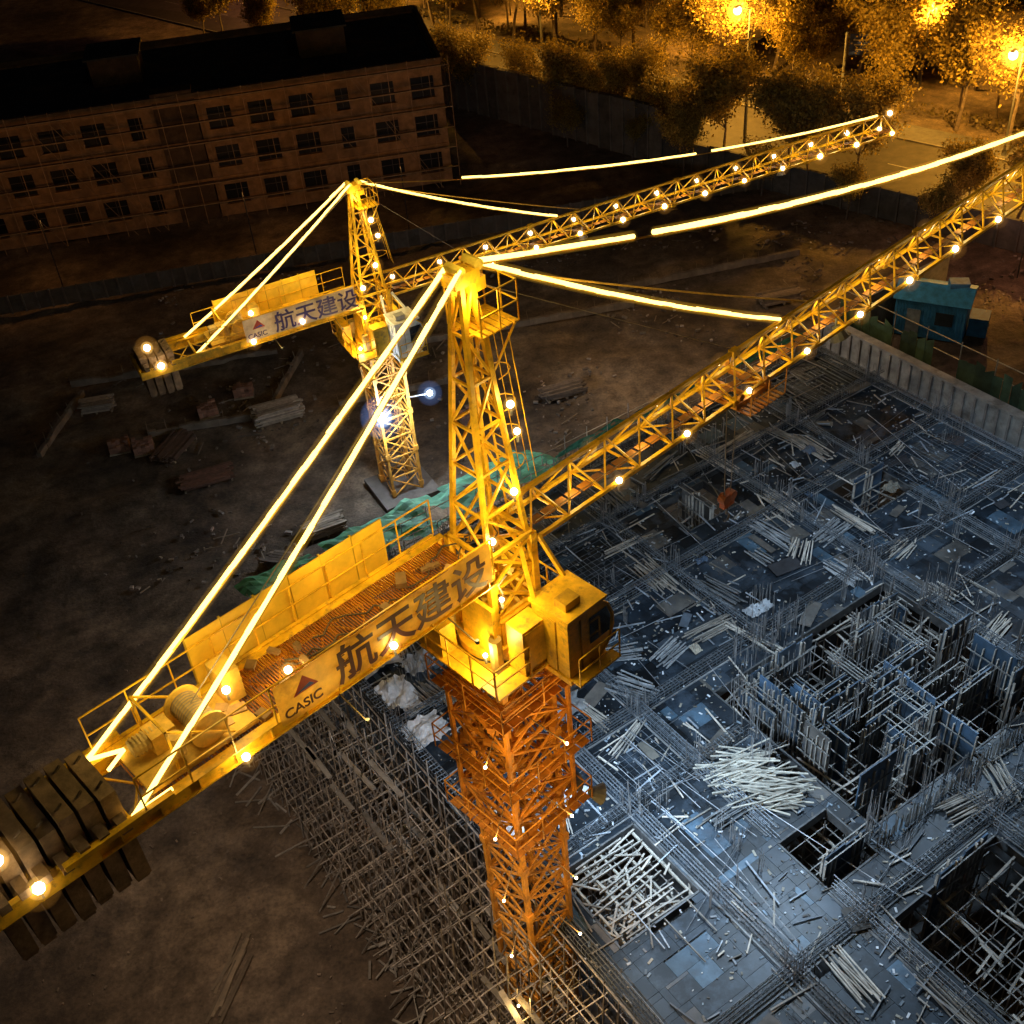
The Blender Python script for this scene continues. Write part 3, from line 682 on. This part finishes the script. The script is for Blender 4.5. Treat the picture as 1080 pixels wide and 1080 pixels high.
# ------------------------------------------------------------------ retaining wall (right)
rwl=B(); rx=51.3; RY0,RY1=7,43.5
rwl.box((rx,(RY0+RY1)/2,1.5),(.4,RY1-RY0,3.4),(.42,.40,.36))
for i in range(int((RY1-RY0)/.76)): rwl.box((rx-.26,RY0+.4+i*.76,1.45),(.12,.12,3.3),jit((.36,.33,.3),.25))
rwl.box((rx,(RY0+RY1)/2,3.25),(.6,RY1-RY0+.2,.12),(.4,.37,.33)); rwl.box((rx+6,RY1,1.5),(12,.4,3.2),(.3,.28,.25))
rw=empty("retaining_wall",(0,0,0),SL); rwl.obj("wall_body",M_conc,rw)
nf=empty("green_net_fence",(0,0,0),SL); nt_=B(); post=B()
for i in range(int((RY1-8)/.6)):
    ya=8+i*.6; 
    if R()<.85: nt_.quad([(rx+1.6+U(-.1,.1),ya,.2),(rx+1.6,ya+.6,.2),(rx+1.5+U(-.1,.1),ya+.6,U(3.5,4.2)),(rx+1.5,ya,U(3.5,4.2))],jit((.05,.10,.06),.5))
    if i%4==0: post.rod((rx+1.6,ya,0),(rx+1.6,ya,4.8),.035,(.35,.33,.25))
for zz in(3.6,4.6): post.rod((rx+1.6,8,zz),(rx+1.6,RY1,zz),.03,(.5,.45,.3))
nt_.obj("net",M_net,nf); post.obj("posts",M_steel,nf)
# ------------------------------------------------------------------ yard stacks
def timber_stack(x,y,rz,L=3,W=1.2,H=.8,col=(.3,.22,.15),name="timber_stack"):
    e=empty(name,(x,y,0),rz); b=B(); z=.1
    for s1 in(-1,0,1): b.box((s1*L*.4,0,.08),(.12,W,.14),(.2,.15,.1))
    while z<H:
        k=0
        while k<W/.2: b.box((U(-.2,.2),-W/2+.1+k*.2,z+.1),(L*U(.75,1),.17,.09),jit(col,.4),U(-.04,.04)); k+=1
        z+=.11
    b.obj("boards",M_wood,e)
def brick_pallet(x,y,rz,col=(.24,.12,.08)):
    e=empty("brick_pallet",(x,y,0),rz); b=B(); b.box((0,0,.1),(1.3,1.1,.1),(.25,.2,.14))
    for i in range(5):
        for j in range(4):
            hh=random.randint(3,6)
            for k in range(hh): b.box((-.5+i*.25,-.38+j*.25,.22+k*.13),(.235,.235,.12),jit(col,.3),U(-.05,.05))
    b.obj("bricks",M_conc,e)
def low_wall(x,y,rz,L,h=.6):
    e=empty("foundation_wall",(x,y,0),rz); b=B(); n=int(L/.5); b_h=[h*(.75+.35*noise.noise(Vector((i*.4,x,y)))) for i in range(n)]
    for i in range(n): b.box((-L/2+(i+.5)*L/n,U(-.02,.02),b_h[i]/2),(L/n+.0,.25,b_h[i]),jit((.18,.14,.105),.2))
    for i in range(int(L/1.2)): b.rod((-L/2+i*1.2,0,h*.6),(-L/2+i*1.2+U(-.1,.1),U(-.1,.1),h+U(.2,.6)),.018,(.2,.15,.1),3)
    b.obj("wall",M_conc,e)
for a in((-26.5,66.5,.1,2.4,1.2,.6,(.30,.25,.2)),(-14.2,63.4,.35,3.2,1.4,.9,(.36,.30,.24)),(-18,57.5,.3,3.5,1.6,.3,(.12,.06,.04)),(-20.5,61,1.2,3.2,1.6,.4,(.10,.06,.045)),(-10.5,51.5,.4,2.4,1.1,.6,(.2,.16,.12)),(-12.5,49,-.3,2.2,1.0,.5,(.14,.11,.09)),(4,63,.3,3,1.2,.5,(.12,.09,.07)),(20,72,.2,3.4,1.2,.6,(.2,.15,.11)),(38,60,-.6,3.4,1.3,.7),(36,66,.5,3,1.4,.8)): timber_stack(*a)
for a in((-24,61.5,.2),(-22.4,61.1,.25),(-16.8,66.5,.1),(-2,61,.3),(34,58,.3),(35.6,58.3,.2),(13.4,61,.5),(-18.9,64.6,.3)): brick_pallet(*a)
for a in((-22,70.5,.12,14),(-28.5,65,1.4,7),(-14,68,1.35,6),(-18,63.3,.12,9),(-6.5,65,.2,8),(2,72,.15,16),(16,77,.2,14)): low_wall(*a)
db=B()
for _ in range(6000):
    x,y=U(-26,48),U(48,84)
    if x*.848+y*.53>11 and -x*.53+y*.848<39.5 : continue
    if noise.noise(Vector((x*.15,y*.15,7)))<U(-.1,.4): continue
    s=U(.03,.11)
    if R()<.10: db.box((x,y,U(.0,.1)),(U(.3,1.6),.06,.05),jit((.18,.14,.1),.5),U(0,pi))
    else: db.box((x,y,0),(s*U(1,4),s*U(1,2),s*1.2),jit(random.choice([(.18,.145,.115),(.12,.09,.07),(.26,.22,.19)]),.5),U(0,pi))
for _ in range(300):
    x,y=U(-20,-4),U(16,44)
    if x*.848+y*.53>7.5: continue
    s=U(.03,.08); db.box((x,y,-.03),(s*U(1,3),s,s),jit((.2,.15,.11),.5),U(0,pi))
for _ in range(10):
    db.box((-12.5+U(-.3,.3),25+U(-1,1),.1+U(0,.2)),(2.6,.12,.1),jit((.2,.15,.1),.4),1.2+U(-.2,.2))
db.obj("yard_debris",M_conc)
def hut(x,y,rz):
    e=empty("blue_site_hut",(x,y,0),rz); b=B(); BL=(.05,.28,.58)
    b.box((0,0,1.35),(4.4,2.8,2.6),BL)
    for i in range(22):
        for s1 in(-1,1): b.box((-2.1+i*.2,s1*1.42,1.35),(.09,.05,2.5),v3(BL,.85))
    for i in range(13): b.box((-2.22,-1.2+i*.2,1.35),(.05,.09,2.5),v3(BL,.85))
    b.add([(-2.4,-1.6,2.7),(2.4,-1.6,2.7),(2.4,1.6,2.7),(-2.4,1.6,2.7),(-2.4,0,3.3),(2.4,0,3.3)],[(0,1,5,4),(3,4,5,2),(0,4,3),(1,2,5),(0,3,2,1)],(.07,.36,.68))
    b.box((-1.0,-1.47,1.05),(.85,.05,2.0),(.25,.3,.33)); b.box((.9,-1.47,1.6),(1.1,.05,.9),(.02,.03,.04))
    b.box((2.9,.4,.7),(1.2,1.4,1.3),(.03,.16,.33)); b.box((1.3,.3,3.3),(1.2,.9,.5),(.1,.25,.4),.3)
    b.obj("hut_body",M_gen,e)
hut(28.6,66.6,-.5); 
def hoarding(p,q,h=2.2,col=(.12,.12,.13),name="site_hoarding",rib=1.0,th=.08):
    p=Vector((*p,0));q=Vector((*q,0));L=(q-p).length;rz=math.atan2(q.y-p.y,q.x-p.x); e=empty(name,tuple(p),rz); b=B()
    n=int(L/rib)
    for i in range(n):
        b.box(((i+.5)*L/n,0,h/2),(L/n-.02,th,h*U(.97,1.02)),jit(col,.25)); b.rod((i*L/n,-.1-th/2,0),(i*L/n,-.1-th/2,h+.1),.09,v3(col,1.5),4)
    b.obj("boards",M_conc,e)
hoarding((-60,77.5),(9.9,88.3),1.4,(.10,.07,.05)); hoarding((9.9,88.3),(24.5,90.5),1.4,(.09,.065,.045))
hoarding((-4,117.5),(15.8,97),4.8,(.11,.09,.07),"pile_retaining_wall",1.3,.5); hoarding((15.8,97),(60,54.5),2.4,(.07,.06,.05),"site_boundary_wall",1.5,.3)
# ------------------------------------------------------------------ building
def building():
    e=empty("apartment_building",(-2.3,97.6,0),radians(8.1)); b=B(); w=B(); s=B()
    Lt=66; H=10.1; Dp=15; col=(.25,.13,.055)
    cw_=3.3; n=20; rows_=[(1.0,2.7),(4.2,5.95),(7.4,9.15)]
    zs=[0]+[v for r in rows_ for v in r]+[H]
    for i in range(n):
        x0=-(i+1)*cw_; x1=-i*cw_
        rec=1.6 if 6<=i<=6 else 0
        ww=1.9 if i%5!=2 else 1.1
        xa=(x0+x1)/2-ww/2;xb=(x0+x1)/2+ww/2
        cc=jit(col,.2)
        b.box(((x0+xa)/2,.15+rec,H/2),(xa-x0,.3,H),cc); b.box(((xb+x1)/2,.15+rec,H/2),(x1-xb,.3,H),cc)
        for k in range(0,len(zs)-1,2): b.box(((xa+xb)/2,.15+rec,(zs[k]+zs[k+1])/2),(xb-xa,.3,zs[k+1]-zs[k]),jit(cc,.1))
        for za_,zb_ in rows_:
            w.box(((xa+xb)/2,.26+rec,(za_+zb_)/2),(xb-xa,.04,zb_-za_),jit((1,1,1),.5))
            b.box(((xa+xb)/2,-.04+rec,za_-.05),(ww+.3,.14,.1),v3(col,1.2))
            for q in((xa+xb)/2,): s.box((q,.22+rec,(za_+zb_)/2),(.05,.05,zb_-za_),(.07,.05,.04))
            s.box(((xa+xb)/2,.22+rec,za_+1.1),(xb-xa,.05,.05),(.07,.05,.04))
    for zz in(3.35,6.6,9.75): b.box((-Lt/2,-.06,zz),(Lt,.1,.22),v3(col,1.15))
    b.box((-.15,Dp/2+.3,H/2),(.3,Dp-.6,H),v3(col,.8)); b.box((-Lt/2,Dp-.15,H/2),(Lt,.3,H),v3(col,.8)); b.box((-Lt+.15,Dp/2,H/2),(.3,Dp-.6,H),v3(col,.8))
    for k in range(3):
        for q in(3,7.5,12): w.box((.01,q,2+k*3.2),(.06,1.5,1.6)); b.box((.06,q,1.12+k*3.2),(.14,1.8,.1),col)
    b.box((-Lt/2,Dp/2,H-.25),(Lt-.7,Dp-.7,.2),(.03,.027,.025))
    b.box((-Lt/2,-.02,H+.2),(Lt,.3,.4),v3(col,.8)); b.box((0,Dp/2,H+.2),(.3,Dp,.4),v3(col,.5)); b.box((-Lt/2,Dp,H+.2),(Lt,.3,.4),v3(col,.5))
    for x in(-9,-26,-44): b.box((x,8,H+1),(4,4,2.2),v3(col,.2)); b.box((x,8,H+2.15),(4.5,4.5,.15),(.03,.03,.03))
    b.box((-21.5,.6,5.4),(3.2,1.4,10.8),v3(col,.25))
    b.obj("walls_and_roof",M_fac,e); w.obj("window_panes",M_void,e)
    x=.5
    while x>-Lt:
        s.rod((x,-1.1,0),(x,-1.1,H+.8),.03,jit((.3,.17,.08),.25),4); x-=1.65
    for zz in(1.7,3.4,5.1,6.8,8.5,10.2):
        s.rod((.5,-1.1,zz),(-Lt,-1.1,zz),.035,(.32,.19,.09),4); s.box((-Lt/2,-.75,zz-.1),(Lt,.45,.05),(.18,.11,.05))
    for k in range(12):
        x=-U(0,Lt); s.rod((x,-1.15,0),(x-6,-1.15,H),.03,(.2,.12,.06),4)
    s.obj("scaffold",M_gen,e)
building()
for x,y,w in((-33,84.5,230),(-18,86,260),(-6,88,230)):  # posts and lamps added to light the building front
    e=empty("facade_fill_post",(x,y,0)); b=B(); b.rod((0,0,0),(0,0,5.6),.04,(.02,.02,.02),6); b.obj("pole",M_gen,e); lamp("facade_fill_lamp",(0,0,5.8),(1,.44,.11),w,e,.3)
# ------------------------------------------------------------------ roads
RD=Vector((.719,-.695,0));RP=Vector((.695,.719,0)); rrz=math.atan2(-.695,.719)
def rp(t,o,z=0): p=RD*t+RP*o; return (p.x,p.y,z)
def road():
    b=B(); mk=B(); kb=B()
    for i in range(60):
        t0=-160+i*5; 
        b.quad([rp(t0,85,.01),rp(t0+5,85,.01),rp(t0+5,95,.01),rp(t0,95,.01)],jit((.04,.034,.028),.05))
        if i%2==0: mk.quad([rp(t0,89.93,.016),rp(t0+3,89.93,.016),rp(t0+3,90.07,.016),rp(t0,90.07,.016)],(.2,.2,.2))
    b.obj("road",mat("asphalt",(1,1,1),.75,0,1.2,.5)); mk.obj("road_markings",M_gen)
    for o in(84.9,95.1): 
        c=rp(-10,o); kb.box((c[0],c[1],.06),(300,.2,.16),(.14,.13,.12),rrz)
    kb.obj("kerb",M_conc)
    pv=B(); c=rp(-10,96.7); pv.box((c[0],c[1],.05),(300,3,.1),(.07,.065,.06),rrz); pv.obj("pavement",M_gen)
    s=B(); p=Vector((-75,188,0));q=Vector((0,140,0)); d=(q-p).normalized(); n=Vector((-d.y,d.x,0))*5
    s.quad([p-n+Vector((0,0,.012)),q-n+Vector((0,0,.012)),q+n+Vector((0,0,.012)),p+n+Vector((0,0,.012))],(.06,.05,.05)); s.obj("side_road",bpy.data.materials["asphalt"])
    m2=B()
    for k in range(12):
        a=p+d*(k*7); m2.quad([a+n*.02+Vector((0,0,.018)),a+d*3+n*.02+Vector((0,0,.018)),a+d*3-n*.02+Vector((0,0,.018)),a-n*.02+Vector((0,0,.018))],(.7,.7,.7))
    m2.obj("side_road_markings",M_gen)
road()
OC=(1,.46,.055)
def glow(p,r,e,a=O1,b_=O2):
    b=B(); b.ico(p,r,seg=14,ring=10); b.obj("lamp_halo",a,e); b=B(); b.ico(p,r*3.2,seg=18,ring=12); b.obj("lamp_halo_outer",b_,e)  # glowing shells imitate bloom round a lamp head
def street_lamp(x,y,rz,w=5000,h=9):
    e=empty("street_lamp",(x,y,0),rz); b=B(); b.rod((0,0,0),(0,0,h-.6),.11,(.05,.05,.05),8,r2=.07); b.rod((0,0,h-.6),(0,-1.8,h),.05,(.05,.05,.05),6); b.box((0,-2.1,h+.2),(.28,.8,.1),(.08,.08,.08)); b.rod((0,0,0),(0,0,.5),.2,(.1,.1,.1),8); b.obj("pole",M_gen,e)
    l=B(); l.ico((0,-2.1,h-.16),.38); l.obj("lamp_glass",M_org,e); glow((0,-2.1,h-.16),1.0,e); lamp("lamp_light",(0,-2.1,h-.7),OC,w,e,.25)
for t in(-107,-82,-57.4,-32.8,-8,17): 
    p=rp(t,96); street_lamp(p[0],p[1],rrz+0,17000)
for t,o in((-70,106),(-45,106),(-95,106),(-20,106)):
    p=rp(t,o); e=empty("street_lamp",p); b=B(); b.rod((0,0,0),(0,0,6.6),.07,(.1,.1,.1),6); b.obj("pole",M_gen,e); l=B(); l.ico((0,0,6.8),.16); l.obj("lamp_glass",M_org,e); lamp("lamp_light",(0,0,7.4),OC,12000,e,.4)
# ------------------------------------------------------------------ trees
def tree_mesh(seed,H=8,leaf=1500):
    random.seed(seed); wood=B(); lf=B(); tips=[]
    def branch(p,d,L,r,lev):
        n=3; q=p
        for i in range(n):
            d2=(d+Vector((U(-.2,.2),U(-.2,.2),U(-.02,.16)))).normalized(); q2=q+d2*(L/n); r2=r*(1-.25)
            wood.rod(q,q2,r,(.12,.09,.07),5 if lev<2 else 3,r2=r2); q=q2;d=d2;r=r2
            if lev>=1: tips.append((q,lev))
            if lev<3 and (i>0 or lev>0):
                for _ in range(2 if lev else 3):
                    a=U(0,6.28); side=Vector((cos(a),sin(a),U(.2,.9))).normalized(); branch(q,(d*.5+side).normalized(),L*U(.5,.7),r*.6,lev+1)
    branch(Vector((0,0,0)),Vector((0,0,1)),H*.55,.16,0)
    for _ in range(leaf):
        p,lv=random.choice(tips); o=Vector((random.gauss(0,.42),random.gauss(0,.42),random.gauss(.0,.38))); c=p+o
        s=U(.07,.17); a=Vector((U(-1,1),U(-1,1),U(-1,1))).normalized(); b_=a.orthogonal().normalized()
        col=jit(random.choice([(.30,.22,.045),(.36,.26,.05),(.17,.13,.03),(.42,.3,.06)]),.3)
        lf.quad([c-a*s,c-b_*s*.6,c+a*s,c+b_*s*.6],col)
    return wood,lf
variants=[]
for k in range(6):
    w,l=tree_mesh(100+k,8+U(-1,1.5),12000 if k<5 else 4000)
    wo=w.obj("trunk_and_limbs",M_bark); lo=l.obj("foliage",M_leaf); variants.append((wo.data,lo.data)); bpy.data.objects.remove(wo); bpy.data.objects.remove(lo)
random.seed(99)
def tree(x,y,s=1,k=None):
    e=empty("tree",(x,y,0),U(0,6.28)); e.scale=(s,s,s*U(.9,1.15)); v=random.choice(variants) if k is None else variants[k]
    for nm,d in zip(("trunk_and_limbs","foliage"),v):
        o=bpy.data.objects.new(nm,d); o.parent=e; sc.collection.objects.link(o)
for o,stp,s0 in((98.9,3.9,1.15),(103.5,4.4,1.2),(109,5.5,1.3),(83.2,4.0,.9),(79.6,7,.6),(116,7,1.3),(124,9,1.3)):
    t=-125+U(0,3)
    while t<25:
        p=rp(t+U(-1,1),o+U(-.8,.8)); 
        if R()<.87 and not (o<82 and t<-70): tree(p[0],p[1],s0*U(.7,1.2))
        t+=stp
hb_=B()
for t in range(-120,20,1):
    if R()<.8:
        c=Vector(rp(t,100.8+U(-.5,.5)))
        for _ in range(22):
            p=c+Vector((U(-.8,.8),U(-.8,.8),U(.1,1.0))); a=Vector((U(-1,1),U(-1,1),U(-1,1))).normalized()*.16; b_=a.orthogonal()*.7; hb_.quad([p-a,p-b_,p+a,p+b_],jit((.12,.09,.03),.4))
hb_.obj("roadside_hedge",M_leaf)
e=empty("road_sign",(32.9,104.0,0),radians(-20)); b=B(); b.rod((0,0,0),(0,0,7.2),.1,(.3,.3,.3),8); b.rod((0,0,6.8),(1.2,0,6.8),.06,(.3,.3,.3),6); b.box((1.6,-.12,6.2),(2.6,.08,1.8),(.03,.06,.35))
for k in range(3): b.box((1.2+k*.1,-.17,6.6-k*.4),(1.2,.02,.1),(.6,.6,.6))
b.obj("pole_and_panel",M_gen,e)
e=empty("utility_pole",(23.4,99.7,0)); b=B(); b.rod((0,0,0),(0,0,9.5),.16,(.06,.06,.06),8,r2=.1); b.box((0,0,8.8),(1.8,.12,.12),(.06,.06,.06)); b.obj("pole",M_gen,e)
e=empty("traffic_light",(-11.5,140,0)); b=B(); b.rod((0,0,0),(0,0,5.5),.1,(.2,.2,.2),8); b.rod((0,0,5.4),(3,0,5.6),.07,(.2,.2,.2),6); b.box((3,-.1,5.3),(.4,.3,1.1),(.03,.03,.03)); b.obj("pole_and_box",M_gen,e)
g=B(); g.ico((3,-.3,4.95),.28); g.obj("green_lens",emis("green_signal",(.05,1,.5),8,False),e); lamp("green_glow",(3,-.8,4.9),(.05,1,.5),60,e)
for p in((-26,160,0),):
    e=empty("street_lamp",p); b=B(); b.rod((0,0,0),(0,0,8),.1,(.1,.1,.1),8); b.rod((0,0,8),(0,-1.5,8.3),.06,(.1,.1,.1),6); b.box((0,-1.7,8.4),(.3,.7,.12),(.1,.1,.1)); b.obj("pole",M_gen,e); l=B(); l.ico((0,-1.7,8.1),.2); l.obj("lamp_glass",M_org,e); lamp("lamp_light",(0,-1.7,7.7),(1,.3,.16),1300,e,.3)
def far_block(x,y,rz,w,d,h,lit=()):
    e=empty("distant_building",(x,y,0),rz); b=B(); b.box((0,0,h/2),(w,d,h),(.06,.05,.045)); b.box((0,0,h+.2),(w+.4,d+.4,.4),(.04,.035,.03)); g=B(); q=B()
    nx=int(w/3.2); nz=int(h/3.1)
    for i in range(nx):
        for k in range(nz):
            t=q if (i,k) in lit else g; t.box((-w/2+(i+.5)*w/nx,-d/2-.02,1.6+k*3.1),(1.5,.06,1.5))
    b.obj("walls",M_conc,e); g.obj("windows",M_void,e)
    if q.v: q.obj("lit_windows",emis("window_light",(.9,1,.85),3,False),e)
far_block(64,168,radians(-38),46,14,9,{(4,2)}); far_block(98,122,radians(-44),50,14,12); far_block(10,185,radians(-30),40,14,9)
e=empty("site_lamp_post",(36.5,72,0)); b=B(); b.rod((0,0,0),(0,0,6),.05,(.05,.05,.05),8); b.obj("pole",M_gen,e); lamp("lamp_light",(0,0,6.2),(1,.42,.24),600,e,.3)
# ------------------------------------------------------------------ world + night sky, fill sun
wld=bpy.data.worlds.new("World"); sc.world=wld; wld.use_nodes=True; nt=wld.node_tree; bg=nt.nodes["Background"]
sk=nt.nodes.new("ShaderNodeTexSky"); sk.sky_type='NISHITA'; sk.sun_disc=False; sk.sun_elevation=radians(-4); sk.sun_rotation=radians(200)
nt.links.new(sk.outputs[0],bg.inputs[0]); bg.inputs[1].default_value=.12
sl=bpy.data.lights.new("fill_sun",'SUN'); sl.energy=.02; sl.color=(.8,.88,1); sl.angle=radians(.5); so=bpy.data.objects.new("fill_sun",sl); so.rotation_euler=(radians(40),0,radians(30)); sc.collection.objects.link(so)  # weak sun lamp added as overall fill
# ------------------------------------------------------------------ camera
th=radians(39.1); rr=radians(5.52)
c=bpy.data.cameras.new("camera"); c.sensor_width=36; c.lens=1250/1080*36; c.clip_end=5000; c.clip_start=.2
co=bpy.data.objects.new("camera",c); sc.collection.objects.link(co)
F=Vector((0,cos(th),-sin(th))); R0=Vector((1,0,0));U0=Vector((0,sin(th),cos(th)))
Rv=R0*cos(rr)-U0*sin(rr); Uv=R0*sin(rr)+U0*cos(rr)
co.matrix_world=Matrix(((Rv.x,Uv.x,-F.x,0),(Rv.y,Uv.y,-F.y,0),(Rv.z,Uv.z,-F.z,42),(0,0,0,1)))
sc.camera=co
sc.view_settings.view_transform='Standard'; sc.view_settings.look='None'; sc.view_settings.exposure=0
